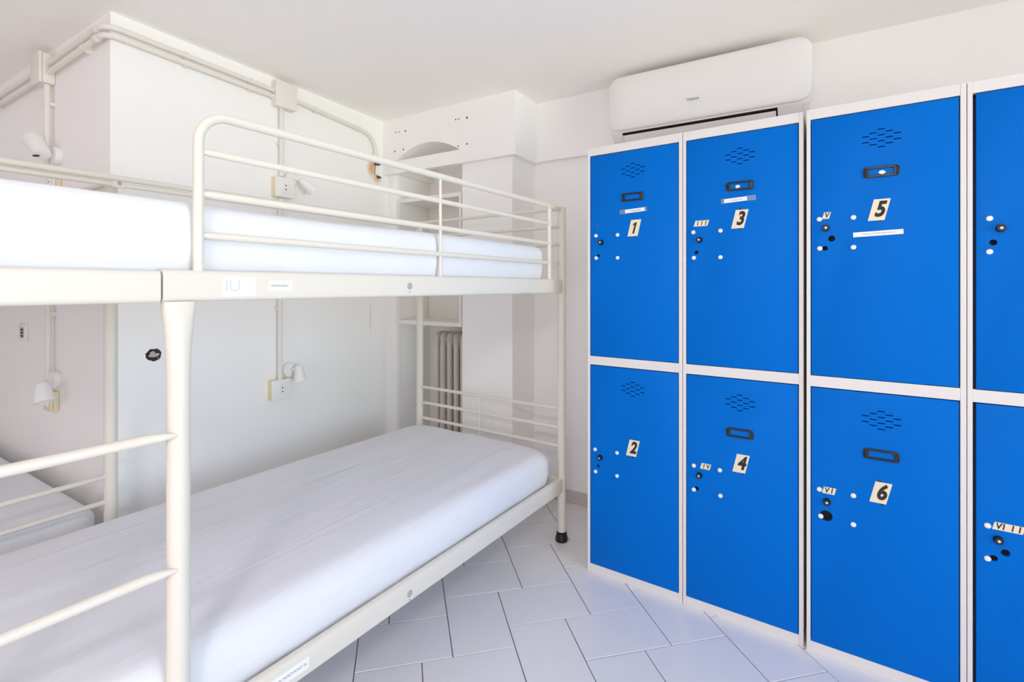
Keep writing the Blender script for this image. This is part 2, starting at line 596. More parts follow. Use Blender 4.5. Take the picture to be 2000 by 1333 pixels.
tr = random.Random(5)
proto = {}
count = 0
rest = bmesh.new()
for vis, c, poly, whole, kind in tiles:
    if vis > 0 and count < 290:
        count += 1
        dz = tr.uniform(-0.00025, 0.00025)
        if whole and kind in proto:
            inst(proto[kind], 'tile', floor, (c[0], c[1], dz))
        else:
            bm = bmesh.new(); tile_bm(bm, poly, c)
            o = obj('tile', bm, M_tile, floor, False, loc=(c[0], c[1], dz))
            if whole: proto[kind] = o
    else:
        tile_bm(rest, poly)
obj('tile_field', rest, M_tile, floor, False)['kind'] = 'stuff'

# ------------------------------------------------------------------ bunk beds
PH = radians(-3.0)
EX, EY = Vector((cos(PH), sin(PH), 0)), Vector((-sin(PH), cos(PH), 0))


def fur(x, y, z=0.0):             # furniture axes, turned 3 degrees from the walls
    return EX * x + EY * y + Vector((0, 0, z))


BW, BL = 0.4695, 1.023            # half width and half length between posts


def rail_bm(bm, x, y0, y1, z0, z1, t=0.028):
    prof = rrect(t, z1 - z0, 0.010, 4)
    zc = (z0 + z1) / 2
    loft(bm, [[(x + u, y, zc + v) for u, v in prof] for y in (y0, y1)])


def cross_rail_bm(bm, y, x0, x1, z0, z1, t=0.026):
    prof = rrect(t, z1 - z0, 0.010, 4)
    zc = (z0 + z1) / 2
    loft(bm, [[(x, y + u, zc + v) for u, v in prof] for x in (x0, x1)])


def make_bunk(label, loc, rz):
    R = thing('bunk_bed', label, 'bed', loc, rz, 'cream steel bunk beds')
    ZU0, ZU1, ZL0, ZL1 = 1.179, 1.244, 0.233, 0.302
    # four tall posts with black feet
    for sx in (1, -1):
        for sy in (1, -1):
            bm = bmesh.new()
            tube(bm, [(sx * BW, sy * BL, 0.045), (sx * BW, sy * BL, 1.580), (sx * BW, sy * BL, 1.588)], [0.0202, 0.0202, 0.017], 18)
            lg = obj('post', bm, M_frame, R)
            bm = bmesh.new()
            lathe(bm, [(0.029, 0.0), (0.0305, 0.010), (0.0265, 0.026), (0.0245, 0.040), (0.0215, 0.041)], 20, Matrix.Translation((sx * BW, sy * BL, 0)))
            tag(obj('foot_cap', bm, M_black, lg), 'black rubber foot cap')
    # side rails
    yj = 0.4145 - 1.053           # joint between ladder bay and long rail
    yl = 0.449 - 1.053            # ladder post
    for nm, x, y0, y1, z0, z1 in (('side_rail', BW, yj + 0.002, BL - 0.012, ZU0, ZU1), ('side_rail', BW, -BL + 0.012, yj - 0.002, ZU0 - 0.001, ZU1 - 0.003),
                                  ('side_rail', BW, -BL + 0.012, BL - 0.012, ZL0, ZL1), ('side_rail', -BW, -BL + 0.012, BL - 0.012, ZU0, ZU1), ('side_rail', -BW, -BL + 0.012, BL - 0.012, ZL0, ZL1)):
        bm = bmesh.new(); rail_bm(bm, x, y0, y1, z0, z1); obj(nm, bm, M_frame, R)
    for sy in (1, -1):
        for z0, z1 in ((ZU0 + 0.005, ZU1 - 0.005), (ZL0 + 0.005, ZL1 - 0.005)):
            bm = bmesh.new(); cross_rail_bm(bm, sy * BL, -BW + 0.012, BW - 0.012, z0, z1); obj('end_rail', bm, M_frame, R)
        for z in (0.627, 0.5375, 0.448):
            bm = bmesh.new(); tube(bm, [(-BW + 0.015, sy * BL, z), (BW - 0.015, sy * BL, z)], 0.0088, 12); obj('end_bar', bm, M_frame, R)
        bm = bmesh.new(); tube(bm, [(-0.03, sy * BL, 0.303), (-0.03, sy * BL, 0.627)], 0.0042, 8); obj('end_rod', bm, M_frame, R)
        for z in (1.5805, 1.4955, 1.41):
            bm = bmesh.new(); tube(bm, [(-BW + 0.015, sy * BL, z), (BW - 0.015, sy * BL, z)], 0.0088, 12); obj('end_bar', bm, M_frame, R)
    # slats under both mattresses
    bm = bmesh.new(); box(bm, -BW + 0.016, BW - 0.016, -0.035, 0.035, -0.006, 0.006, 0.003)
    sl = obj('slat', bm, M_frame, R, loc=(0, -0.9, 1.208))
    for z in (1.208, 0.262):
        for k in range(8):
            if z > 1 and k == 0: continue
            inst(sl, 'slat', R, (0, -0.9 + k * 0.255, z))
    # ladder post whose head flares into the rail, and rungs running to the near post
    bm = bmesh.new()
    rings = []
    for z, a, b, e in ((1.1795, 0.0300, 0.0150, 4.0), (1.165, 0.0296, 0.0165, 3.2), (1.145, 0.0278, 0.0180, 2.7), (1.115, 0.0252, 0.0195, 2.3), (1.08, 0.0230, 0.0208, 2.05), (1.04, 0.0217, 0.0212, 2), (0.98, 0.0211, 0.0211, 2), (0.045, 0.0211, 0.0211, 2)):
        ring = []
        for k in range(24):
            t = 2 * pi * k / 24
            c, s = cos(t), sin(t)
            ring.append((BW + b * math.copysign(abs(c) ** (2 / e), c), yl + a * math.copysign(abs(s) ** (2 / e), s), z))
        rings.append(ring)
    loft(bm, rings)
    lp = obj('ladder_post', bm, M_frame, R)
    bm = bmesh.new()
    lathe(bm, [(0.033, 0.0), (0.034, 0.012), (0.029, 0.034), (0.0265, 0.050), (0.024, 0.050)], 20, Matrix.Translation((BW, yl, 0)))
    tag(obj('foot_cap', bm, M_black, lp), 'black rubber foot cap')
    for z in (0.911, 0.6395, 0.37):
        bm = bmesh.new()
        tube(bm, [(BW + 0.0195, yl - 0.008, z), (BW + 0.0165, yl - 0.018, z), (BW + 0.011, yl - 0.036, z), (BW + 0.006, yl - 0.062, z), (BW + 0.003, -BL + 0.05, z), (BW + 0.003, -BL + 0.015, z)], [0.0022, 0.0055, 0.0086, 0.0102, 0.0102, 0.008], 14)
        obj('ladder_rung', bm, M_frame, R)
    # front guard rail: bent hoop, three bars, an upright rod
    yg0, yg1 = 0.4865 - 1.053, 1.957 - 1.053
    bm = bmesh.new()
    hoop = fillet([(BW, yg0, ZU1 - 0.006), (BW, yg0, 1.579), (BW, yg1, 1.579), (BW, yg1, ZU1 - 0.006)], [0, 0.062, 0.020, 0], 10)
    tube(bm, hoop, 0.0104, 16)
    gr = obj('guard_rail', bm, M_frame, R)
    for z in (1.4965, 1.407, 1.3185):
        bm = bmesh.new()
        tube(bm, [(BW, yg0 + 0.008, z), (BW, yg0 + 0.014, z), (BW, yg0 + 0.024, z), (BW, yg1 - 0.006, z)], [0.0052, 0.0068, 0.0082, 0.0082], 12)
        obj('guard_bar', bm, M_frame, gr)
    bm = bmesh.new(); tube(bm, [(BW, 1.2317 - 1.053, ZU1 - 0.004), (BW, 1.2317 - 1.053, 1.572)], 0.0055, 10); obj('guard_rod', bm, M_frame, gr)
    for z in (1.570, 1.488, 1.407, 1.320):
        bm = bmesh.new(); tube(bm, [(BW, yg1 + 0.008, z), (BW, BL - 0.018, z)], 0.0035, 8)
        obj('fixing_pin', bm, M_frame, gr)
    bm = bmesh.new(); box(bm, BW - 0.008, BW + 0.008, yg1 + 0.004, BL - 0.015, 1.568, 1.584, 0.003, 2); obj('end_bracket', bm, M_frame, gr)
    # back guard rail, two lengths bolted together on a flat tab
    bm = bmesh.new(); tube(bm, [(-BW, -BL + 0.015, 1.584), (-BW, BL - 0.015, 1.577)], 0.0100, 14)
    rr = obj('back_guard_rail', bm, M_frame, R)
    bm = bmesh.new(); tube(bm, [(-BW, -BL + 0.015, 1.4955), (-BW, BL - 0.015, 1.4955)], 0.0085, 12); obj('guard_bar', bm, M_frame, rr)
    yb = 0.640 - 1.053
    bm = bmesh.new(); tube(bm, [(-BW - 0.004, yb + 0.014, 1.560), (-BW - 0.004, yb + 0.03, 1.560), (-BW - 0.004, BL - 0.015, 1.556)], [0.005, 0.0085, 0.0085], 12); obj('guard_bar', bm, M_frame, rr)
    bm = bmesh.new(); tube(bm, [(-BW - 0.004, -BL + 0.015, 1.561), (-BW - 0.004, yb - 0.03, 1.560), (-BW - 0.004, yb - 0.014, 1.560)], [0.0085, 0.0085, 0.005], 12); obj('guard_bar', bm, M_frame, rr)
    bm = bmesh.new(); box(bm, -BW - 0.007, -BW - 0.001, yb - 0.020, yb + 0.020, 1.550, 1.578, 0.002); obj('rail_tab', bm, M_frame, rr)
    bm = bmesh.new(); lathe(bm, [(0.0062, 0), (0.0062, 0.002), (0.004, 0.004)], 14, axis_matrix((-BW - 0.001, yb, 1.565), (1, 0, 0)))
    tag(obj('bolt', bm, M_grey, rr), 'dark bolt head')
    # oval plugs on the rails
    for z in (1.2115, 0.2625):
        bm = bmesh.new()
        Mx = axis_matrix((BW + 0.0135, 1.0787 - 1.053, z), (1, 0, 0))
        lathe(bm, [(0.0105, 0), (0.0105, 0.0018), (0.0085, 0.0030), (0.0075, 0.0022), (0.0040, 0.0022), (0.0030, 0.0032)], 20, Mx)
        p = tag(obj('rail_plug', bm, M_grey, R), 'round grey plastic plug')
        bm = bmesh.new()
        lathe(bm, [(0.0017, 0), (0.0017, 0.0012)], 10, axis_matrix((BW + 0.0136, 1.0787 - 1.053, z - 0.0185), (1, 0, 0)))
        obj('pin_hole', bm, M_ink, p)
    return R


bed_loc = fur(-1.6045, 1.053)
bunk = make_bunk('cream tubular steel bunk bed with ladder, nearest and in front of the lockers', bed_loc, PH)
bunk2 = copy_tree(bunk)
bunk2['label'] = 'second cream steel bunk bed in the dim alcove, seen behind the ladder'
bunk2.location = (-3.158, 0.2875, 0)
bunk2.rotation_euler = (0, 0, radians(-90))

# stickers on the rails of the front bunk
face = BW + 0.0141


def rail_sticker(y0, y1, z0, z1, txt, size, ink, paper, label, sx=1.0, ty=0.0, x=face):
    bm = bmesh.new()
    box(bm, x, x + 0.0004, y0, y1, z0, z1, mi=0)
    Mx = Matrix.Translation((x + 0.0005, (y0 + y1) / 2 + ty, (z0 + z1) / 2)) @ Matrix(((0, 0, 1, 0), (1, 0, 0, 0), (0, 1, 0, 0), (0, 0, 0, 1)))
    add_text(bm, txt, size, Mx, 1, sx=sx, thick=0.0001)
    tag(obj('label_sticker', bm, [paper, ink], bunk, False), label)


rail_sticker(0.529 - 1.053, 0.570 - 1.053, 1.188, 1.2325, 'IU', 0.036, M_grayink, M_paper, 'white tape label with a pale grey IU')
rail_sticker(0.5705 - 1.053, 0.600 - 1.053, 1.190, 1.230, ' ', 0.01, M_grayink, M_paper, 'blank strip of white tape')
rail_sticker(0.630 - 1.053, 0.690 - 1.053, 1.199, 1.224, 'HOMPOAEDD', 0.0068, M_blueink, mat('faded_label', (0.79, 0.775, 0.735), 0.5), 'small white printed name label', ty=-0.002)
rail_sticker(0.610 - 1.053, 0.735 - 1.053, 0.254, 0.282, 'STNOPLTKREVANO 2u', 0.0100, M_blueink, M_paper, 'long white printed name label', ty=0.006)


# ------------------------------------------------------------------ mattresses
def mattress(label, w, l, z0, z1, loc, rz, corner=0.07, edge=0.05, seed=0, creases=True, name='mattress'):
    """fitted-sheet mattress: rounded in plan and section, with shallow creases"""
    bm = bmesh.new()
    h = z1 - z0
    rg = random.Random(seed)
    ph = [rg.uniform(0, 6.28) for _ in range(12)]
    # outline samples
    out = []
    nseg = 8
    for cx, cy, a0 in ((w / 2 - corner, l / 2 - corner, 0), (-w / 2 + corner, l / 2 - corner, 90), (-w / 2 + corner, -l / 2 + corner, 180), (w / 2 - corner, -l / 2 + corner, 270)):
        arc = [(cx + corner * cos(radians(a0 + 90 * k / nseg)), cy + corner * sin(radians(a0 + 90 * k / nseg))) for k in range(nseg + 1)]
        out.append(arc)
    pts = []
    for i in range(4):
        pts += out[i]
        p, q = out[i][-1], out[(i + 1) % 4][0]
        L = math.hypot(q[0] - p[0], q[1] - p[1])
        m = max(2, int(L / 0.05))
        pts += [(p[0] + (q[0] - p[0]) * k / m, p[1] + (q[1] - p[1]) * k / m) for k in range(1, m)]
    rings = []
    prof = [(0.030, 0.0), (0.012, 0.006), (0.003, 0.02), (0.0, 0.05), (-0.003, h * 0.35), (-0.004, h * 0.55)]
    for k in range(7):
        a = radians(15 * k)
        prof.append((edge * (1 - cos(a)) - 0.003, h - edge + edge * sin(a)))
    prof += [(edge + 0.03, h + 0.002), (edge + 0.09, h + 0.005), (edge + 0.17, h + 0.007), (edge + 0.26, h + 0.008)]

    def inset(p, d):
        x, y = p
        sx = max(0.02, (w / 2 - d)) / (w / 2); sy = max(0.02, (l / 2 - d)) / (l / 2)
        return x * sx, y * sy
    for d, z in prof:
        ring = []
        for (x, y) in pts:
            X, Y = inset((x, y), d)
            zz = z
            # shallow sheet creases
            wv = 0.0
            if z > h * 0.8 and creases:
                wv += 0.0016 * sin(26 * X + 2.2 * Y + ph[0]) + 0.0012 * sin(11 * X - 5 * Y + ph[1]) + 0.0010 * sin(7 * Y + ph[2] + 3 * X)
            elif 0.03 < z < h * 0.8:
                k_ = 0.0022 * sin(9 * (X + Y) + ph[3]) + 0.0016 * sin(23 * (Y - X) + ph[4] + z * 30) + 0.0010 * sin(41 * (Y + 2 * X) + ph[5] - z * 50)
                n = Vector((x / (w / 2), y / (l / 2), 0)); n = Vector((n.x ** 5, n.y ** 5, 0))
                if n.length > 1e-6:
                    n.normalize(); X += n.x * k_; Y += n.y * k_
            ring.append((X, Y, z0 + zz + wv))
        rings.append(ring)
    R = [[bm.verts.new(p) for p in r] for r in rings]
    n = len(pts)
    for a, b in zip(R, R[1:]):
        for k in range(n):
            bm.faces.new((a[k], a[(k + 1) % n], b[(k + 1) % n], b[k]))
    bm.faces.new(R[0][::-1])
    bm.faces.new(R[-1])
    o = obj(name, bm, M_sheet, None, True, loc=loc, rot=(0, 0, rz))
    for p in o.data.polygons: p.use_smooth = True
    return tag(o, label, 'mattress', 'sheeted mattresses on the bunk beds')


c = fur(-1.6045, 1.053 - 0.052)
mattress('white sheeted mattress on the upper bunk behind the guard rail', 0.898, 1.90, 1.216, 1.392, c, PH, 0.04, 0.035, 1)
c = fur(-1.6045, 1.053)
mattress('white sheeted mattress on the lower bunk beside the tiled floor', 0.898, 1.985, 0.269, 0.440, c, PH, 0.09, 0.06, 2)
mattress('white mattress on the upper alcove bunk, hidden behind the nearer upper mattress', 0.90, 1.90, 1.216, 1.385, (-3.158, 0.2875, 0), radians(-90), 0.05, 0.04, 4)  # unseen mattress, put in to shade the lower alcove
mattress('shaded white mattress low in the alcove at far left behind the ladder', 0.90, 1.95, 0.269, 0.428, (-3.158, 0.2875, 0), radians(-90), 0.07, 0.055, 3)

# ------------------------------------------------------------------ lockers
LOCK_W = 0.3975
DZ = {'top': (0.9175, 1.7605), 'bot': (0.0355, 0.8765)}


def shear_plate(w, h, sh, t):
    return [(-w / 2 - sh / 2, -h / 2), (w / 2 - sh / 2, -h / 2), (w / 2 + sh / 2, h / 2), (-w / 2 + sh / 2, h / 2)]


# local locker axes: x right, y depth (0 = front face, + into the locker), z up; prints face -y
def face_matrix(x, z, y=0.0, rot=0.0):
    return Matrix.Translation((x, y, z)) @ Matrix.Rotation(rot, 4, 'Y') @ Matrix(((1, 0, 0, 0), (0, 0, -1, 0), (0, 1, 0, 0), (0, 0, 0, 1)))


def slots_for(vz):
    s = []
    for col in range(-2, 3):
        n = 4 - abs(col)
        for k in range(n):
            s.append((0.2 + col * 0.0199, vz + (k - (n - 1) / 2) * 0.0184))
    return s


def make_door(parent, z0, z1, gapl, spec):
    x0, x1 = 0.0135 + gapl, LOCK_W - 0.0165
    bm = bmesh.new()
    box(bm, x0, x1, 0.0012, 0.0162, z0, z1, 0.0012, 2)
    d = obj('door', bm, [M_blue, M_black], parent)
    cut = bmesh.new()
    for (sx, sz) in (slots_for(spec['vent']) if 'vent' in spec else []):
        box(cut, sx - 0.0092, sx + 0.0092, -0.01, 0.03, sz - 0.0016, sz + 0.0016)
    for (hx, hz, hr) in spec.get('holes', []):
        lathe(cut, [(hr, -0.02), (hr, 0.04)], 18, axis_matrix((hx, 0, hz), (0, 1, 0)))
    if len(cut.verts):
        bmesh.ops.recalc_face_normals(cut, faces=cut.faces[:])
        me = bpy.data.meshes.new('cut'); cut.to_mesh(me); cut.free()
        co = bpy.data.objects.new('cut', me); COL.objects.link(co); co.parent = parent
        md = d.modifiers.new('cut', 'BOOLEAN'); md.operation = 'DIFFERENCE'; md.object = co; md.solver = 'EXACT'
        dg = bpy.context.evaluated_depsgraph_get()
        nm = bpy.data.meshes.new_from_object(d.evaluated_get(dg))
        d.modifiers.clear(); old = d.data; d.data = nm; nm.name = 'door'
        bpy.data.meshes.remove(old); bpy.data.objects.remove(co)
        nm.polygons.foreach_set('use_smooth', [True] * len(nm.polygons)); nm.set_sharp_from_angle(angle=radians(30))
    Y0 = 0.0012
    if 'holder' in spec:
        hz = spec['holder']
        bm = bmesh.new()
        outer = rrect(0.0905, 0.0325, 0.009 if spec.get('round', True) else 0.004, 5)
        inner = rrect(0.064, 0.0195, 0.002, 5)
        rg = []
        for pr_, y in ((outer, Y0), (outer, Y0 - 0.0035), ([(u * 0.97, v * 0.94) for u, v in outer], Y0 - 0.0045), ([(u * 1.03, v * 1.06) for u, v in inner], Y0 - 0.0045), (inner, Y0 - 0.0035), (inner, Y0 - 0.0002)):
            rg.append([bm.verts.new((0.2 + u, y, hz + v)) for u, v in pr_])
        n = len(rg[0])
        for a, b in zip(rg, rg[1:]):
            for k in range(n): bm.faces.new((a[k], a[(k + 1) % n], b[(k + 1) % n], b[k]))
        obj('label_holder', bm, M_black, d)
        if 'scrap' in spec:
            bm = bmesh.new()
            rg_ = random.Random(int(spec['scrap'] * 1000))
            pts = []
            for k in range(9):
                a = 2 * pi * k / 9
                pts.append((0.2 + spec['scrap'] + 0.0085 * cos(a) * rg_.uniform(0.85, 1.15), hz - 0.002 + 0.0062 * sin(a) * rg_.uniform(0.8, 1.1)))
            prism(bm, pts, 'y', Y0 - 0.0012, Y0)
            tag(obj('paper_scrap', bm, M_paper, d, False), 'torn white scrap of paper in the holder')
    if 'tape' in spec:
        tx0, tx1, px0, px1, tz0, tz1, txt, ink = spec['tape']
        ang = math.atan2(tz1 - tz0, tx1 - tx0)
        cx, cz = (tx0 + tx1) / 2, (tz0 + tz1) / 2
        bm = bmesh.new()
        bmx = Matrix.Translation((cx, 0, cz)) @ Matrix.Rotation(-ang, 4, 'Y') @ Matrix.Translation((-cx, 0, -cz))
        if px0 - tx0 > 0.003:
            box(bm, tx0, px0 - 0.0004, Y0 - 0.0004, Y0, cz - 0.0092, cz + 0.0092, mi=2)
        if tx1 - px1 > 0.003:
            box(bm, px1 + 0.0004, tx1, Y0 - 0.0004, Y0, cz - 0.0092, cz + 0.0092, mi=2)
        box(bm, px0, px1, Y0 - 0.0006, Y0, cz - 0.0075, cz + 0.0075, mi=0)
        add_text(bm, txt, min(0.0085, (px1 - px0) * 1.15 / max(4, len(txt))), face_matrix((px0 + px1) / 2 + 0.004, cz, Y0 - 0.0007), 1, thick=0.0001)
        bm.transform(bmx)
        tag(obj('name_label', bm, [M_paper, ink, M_tape], d, False), 'white printed name strip under clear tape')
    if 'num' in spec:
        nx, nz, txt, sh = spec['num']
        bm = bmesh.new()
        prism(bm, [(nx + u, nz + v) for u, v in shear_plate(0.042, 0.066, sh, 0)], 'y', Y0 - 0.0006, Y0)
        if txt == '1':
            k_ = sh / 0.064 * 1.1
            prism(bm, [(nx + u + k_ * v, nz + v) for u, v in ((0.0052, -0.0225), (0.0052, 0.0225), (0.0002, 0.0225), (-0.0085, 0.0165), (-0.0085, 0.0095), (-0.0022, 0.0125), (-0.0022, -0.0225))], 'y', Y0 - 0.0010, Y0 - 0.0006, 1)
        else: add_text(bm, txt, 0.0645, face_matrix(nx, nz, Y0 - 0.0008, 0.0), 1, shear=sh / 0.064 * 1.25, weight=0.0026, sx=0.78, thick=0.0001)
        tag(obj('number_sticker', bm, [M_sticker, M_ink], d, False), 'cream slanted sticker with black numeral ' + txt)
        for (ox, oz) in spec.get('bolts', [(0.002, -0.0335)]):
            bm = bmesh.new()
            lathe(bm, [(0.0048, 0), (0.0048, 0.0004)], 12, axis_matrix((nx + ox, Y0, nz + oz), (0, -1, 0)))
            obj('rivet', bm, M_black, d)
    if 'rom' in spec:
        rx, rz_, txt, w, sh, tilt = spec['rom']
        bm = bmesh.new()
        prism(bm, [(rx + u, rz_ + v) for u, v in shear_plate(w, 0.0215, sh, 0)], 'y', Y0 - 0.0006, Y0)
        step = (w - 0.006) / max(1, len(txt))
        for i, chh in enumerate(txt):
            ox = (i - (len(txt) - 1) / 2) * step
            if txt == 'VIII' and i == 1: ox -= 0.004
            add_text(bm, chh, 0.0235, face_matrix(rx + ox, rz_, Y0 - 0.0008), 1, shear=sh / 0.0215 * 0.7, weight=0.0006, sx=0.85, thick=0.0001)
        if tilt:
            bm.transform(Matrix.Translation((rx, 0, rz_)) @ Matrix.Rotation(tilt, 4, 'Y') @ Matrix.Translation((-rx, 0, -rz_)))
        tag(obj('numeral_sticker', bm, [M_sticker, M_ink], d, False), 'small cream sticker with roman numeral ' + txt)
    for (sx, sz) in spec.get('studs', []):
        bm = bmesh.new()
        lathe(bm, [(0.0076, 0), (0.0078, 0.0024), (0.0064, 0.0046), (0.0034, 0.0056)], 16, axis_matrix((sx, Y0, sz), (0, -1, 0)))
        tag(obj('screw_cap', bm, M_white, d), 'round white screw cap')
    if 'knob' in spec:
        kx, kz = spec['knob']
        bm = bmesh.new()
        lathe(bm, [(0.0112, 0), (0.0110, 0.004), (0.0102, 0.011), (0.0092, 0.0128), (0.0050, 0.0128)], 20, axis_matrix((kx, Y0, kz), (0, -1, 0)))
        k = tag(obj('lock_knob', bm, M_black, d), 'round black lock knob')
        bm = bmesh.new()
        lathe(bm, [(0.0036, 0.0122), (0.0036, 0.0136), (0.0026, 0.0140)], 14, axis_matrix((kx, Y0, kz), (0, -1, 0)))
        tag(obj('key_barrel', bm, M_chrome, k), 'chrome key barrel')
    for (hx, hz, hr) in spec.get('holes', []):
        bm = bmesh.new()     # near-black plug behind the hole, its colour standing in for shade
        lathe(bm, [(hr, 0.0), (hr, 0.012)], 18, axis_matrix((hx, 0.010, hz), (0, 1, 0)))
        obj('lock_hole', bm, M_dark, d)
    if 'smudge' in spec:
        bm = bmesh.new()
        sx, sz = spec['smudge']
        prism(bm, [(sx - .003, sz - .004), (sx + .002, sz - .005), (sx + .004, sz + .002), (sx, sz + .005), (sx - .004, sz + .003)], 'y', Y0 - 0.0003, Y0)
        tag(obj('glue_smudge', bm, M_red, d, False), 'faint reddish smear of glue')
    for (sx, sz) in spec.get('dots', []):
        bm = bmesh.new()
        lathe(bm, [(0.0022, 0), (0.0022, 0.0003)], 10, axis_matrix((sx, Y0, sz), (0, -1, 0)))
        obj('rivet_hole', bm, M_black, d)
    # hinge knuckle at the top right
    return d


def make_locker(x0, y0, label, gapl, top, bot):
    P = fur(x0, y0)
    R = thing('locker', label, 'locker', P, PH, 'four two-door lockers along the back wall')
    D, H = 0.46, 1.797
    W = LOCK_W
    bm = bmesh.new()
    t = 0.012
    box(bm, 0.0006, t, 0.0, D, 0, H, 0.001)
    box(bm, W - t - 0.002, W - 0.0006, 0.0, D, 0, H, 0.001)
    c_ = obj('side_panels', bm, M_lock, R, False)
    bm = bmesh.new(); box(bm, t, W - t - 0.002, D - 0.008, D, 0.02, H - 0.002); obj('back_panel', bm, M_inside, R, False)
    bm = bmesh.new(); box(bm, t, W - t - 0.002, 0.019, D - 0.008, 0.05, H - 0.045); obj('inner_shade_block', bm, M_inside, R, False)  # solid near-black block imitating the shade behind vents and door gaps
    for nm, z0, z1 in (('top_rail', 1.7635, H), ('middle_rail', 0.8795, 0.9155), ('bottom_rail', 0.0, 0.0345)):
        bm = bmesh.new(); box(bm, t, W - t - 0.002, 0.0006, 0.0185, z0, z1, 0.0008); obj(nm, bm, M_lock, R, False)
    bm = bmesh.new(); box(bm, t, W - t - 0.002, 0.0185, D - 0.008, H - 0.03, H); obj('top_panel', bm, M_lock, R, False)
    make_door(R, DZ['top'][0], DZ['top'][1], gapl, top)
    make_door(R, DZ['bot'][0], DZ['bot'][1], gapl, bot)
    return R


make_locker(-0.925, 1.9195, 'leftmost locker, blue doors marked 1 and 2', 0.0008,
            dict(vent=1.680, holder=1.573, round=False, tape=(0.145, 0.258, 0.168, 0.250, 1.514, 1.519, 'Hoaperecho', M_red), num=(0.207, 1.446, '1', 0.0155),
                 studs=[(0.040, 1.424), (0.136, 1.422), (0.041, 1.330), (0.136, 1.328)], knob=(0.063, 1.395), holes=[(0.050, 1.340, 0.0066)], smudge=(0.047, 1.466)),
            dict(vent=0.795, dots=[(0.16, 0.688), (0.239, 0.687)], num=(0.201, 0.557, '2', 0.0155), studs=[(0.036, 0.522), (0.134, 0.526), (0.038, 0.429), (0.134, 0.431)],
                 knob=(0.059, 0.492), holes=[(0.049, 0.454, 0.0066)]))
make_locker(-0.5265, 1.9195, 'second locker from the left, blue doors marked 3 and 4', 0.0008,
            dict(vent=1.678, holder=1.571, scrap=-0.007, tape=(0.137, 0.252, 0.147, 0.224, 1.520, 1.525, 'sa Gaspg Lonrich', M_red), num=(0.200, 1.452, '3', 0.0155),
                 bolts=[(0.002, -0.0335), (0.001, 0.0335)], rom=(0.068, 1.446, 'III', 0.049, 0.007, -0.0),
                 studs=[(0.039, 1.414), (0.135, 1.414), (0.041, 1.318), (0.135, 1.317)], knob=(0.061, 1.384), holes=[(0.050, 1.338, 0.0070)]),
            dict(vent=0.793, holder=0.684, num=(0.204, 0.576, '4', 0.0155), bolts=[(0.006, -0.0335)], rom=(0.083, 0.541, 'IV', 0.034, 0.006, 0.0),
                 studs=[(0.041, 0.536), (0.133, 0.538), (0.041, 0.446), (0.135, 0.445)], knob=(0.061, 0.504), holes=[(0.051, 0.452, 0.0078)]))
make_locker(-0.121, 1.911, 'third locker from the left, blue doors marked 5 and 6', 0.0008,
            dict(vent=1.672, holder=1.567, scrap=0.002, tape=(0.127, 0.256, 0.1285, 0.2545, 1.374, 1.378, 'Nombre STNOPLTKREVANO 2u', M_blueink), num=(0.195, 1.449, '5', 0.0155),
                 bolts=[(0.002, -0.0335)], rom=(0.057, 1.442, 'V', 0.019, 0.006, 0.0),
                 studs=[(0.037, 1.431), (0.129, 1.430), (0.038, 1.335), (0.129, 1.335)], knob=(0.055, 1.401), holes=[(0.071, 1.366, 0.0098), (0.053, 1.335, 0.0078)]),
            dict(vent=0.794, holder=0.686, num=(0.199, 0.569, '6', 0.0155), bolts=[(0.003, -0.0335), (-0.002, 0.0335)], rom=(0.064, 0.544, 'VI', 0.034, 0.005, 0.0),
                 studs=[(0.037, 0.543), (0.129, 0.544), (0.129, 0.452), (0.041, 0.456)], knob=(0.058, 0.507), holes=[(0.056, 0.460, 0.0175)]))
make_locker(0.277, 1.911, 'rightmost locker cut off by the frame, lower blue door marked VIII', 0.006,
            dict(vent=1.672, holder=1.567, studs=[(0.047, 1.402), (0.047, 1.308), (0.139, 1.402), (0.139, 1.308)], knob=(0.070, 1.373), holes=[(0.055, 1.334, 0.0085)]),
            dict(vent=0.794, holder=0.686, rom=(0.086, 0.538, 'VIII', 0.062, 0.006, 0.0),
                 studs=[(0.043, 0.534), (0.043, 0.441), (0.135, 0.534), (0.135, 0.441)], knob=(0.065, 0.500), holes=[(0.080, 0.467, 0.0098), (0.056, 0.445, 0.0088)]))

# ------------------------------------------------------------------ air conditioner
AX0, AX1 = -0.862, -0.004
ac = thing('air_conditioner', 'white wall mounted air conditioner above the blue lockers', 'air conditioner', ((AX0 + AX1) / 2, YB, 1.895))
w2 = (AX1 - AX0) / 2
bm = bmesh.new()
prism(bm, [(-0.001, 0.005), (-0.10, 0.005), (-0.135, 0.022), (-0.178, 0.062), (-0.178, 0.28), (-0.12, 0.30), (-0.001, 0.30)], 'x', -w2 + 0.012, w2 - 0.012)
bmesh.ops.bevel(bm, geom=[e for e in bm.edges if abs(e.verts[0].co.x - e.verts[1].co.x) < 1e-5], offset=0.012, segments=3, affect='EDGES')
obj('body', bm, M_white, ac)
bm = bmesh.new()
PW, PHt, zc = 2 * w2, 0.266, 0.066 + 0.133
rings = []
for dd, yy in ((0.004, -0.165), (0.0, -0.178), (0.0, -0.200), (0.003, -0.2065), (0.010, -0.210), (0.025, -0.2130), (0.05, -0.2155), (0.08, -0.2172), (0.105, -0.2176)):
    pr_ = rrect(PW - 2 * dd, PHt - 2 * dd, max(0.004, 0.052 - dd * 0.45), 7)
    ring = []
    for u, v in pr_:
        lean = 0.012 * max(0, (v - 0.03)) / 0.10      # the upper edge leans back to the wall
        curve = 0.022 * (abs(u) / w2) ** 4            # ends curve back too
        ring.append((u, yy + (lean + curve) * (1 if yy < -0.19 else 0.6), zc + v))
    rings.append(ring)
loft(bm, rings)
obj('front_panel', bm, M_white, ac)
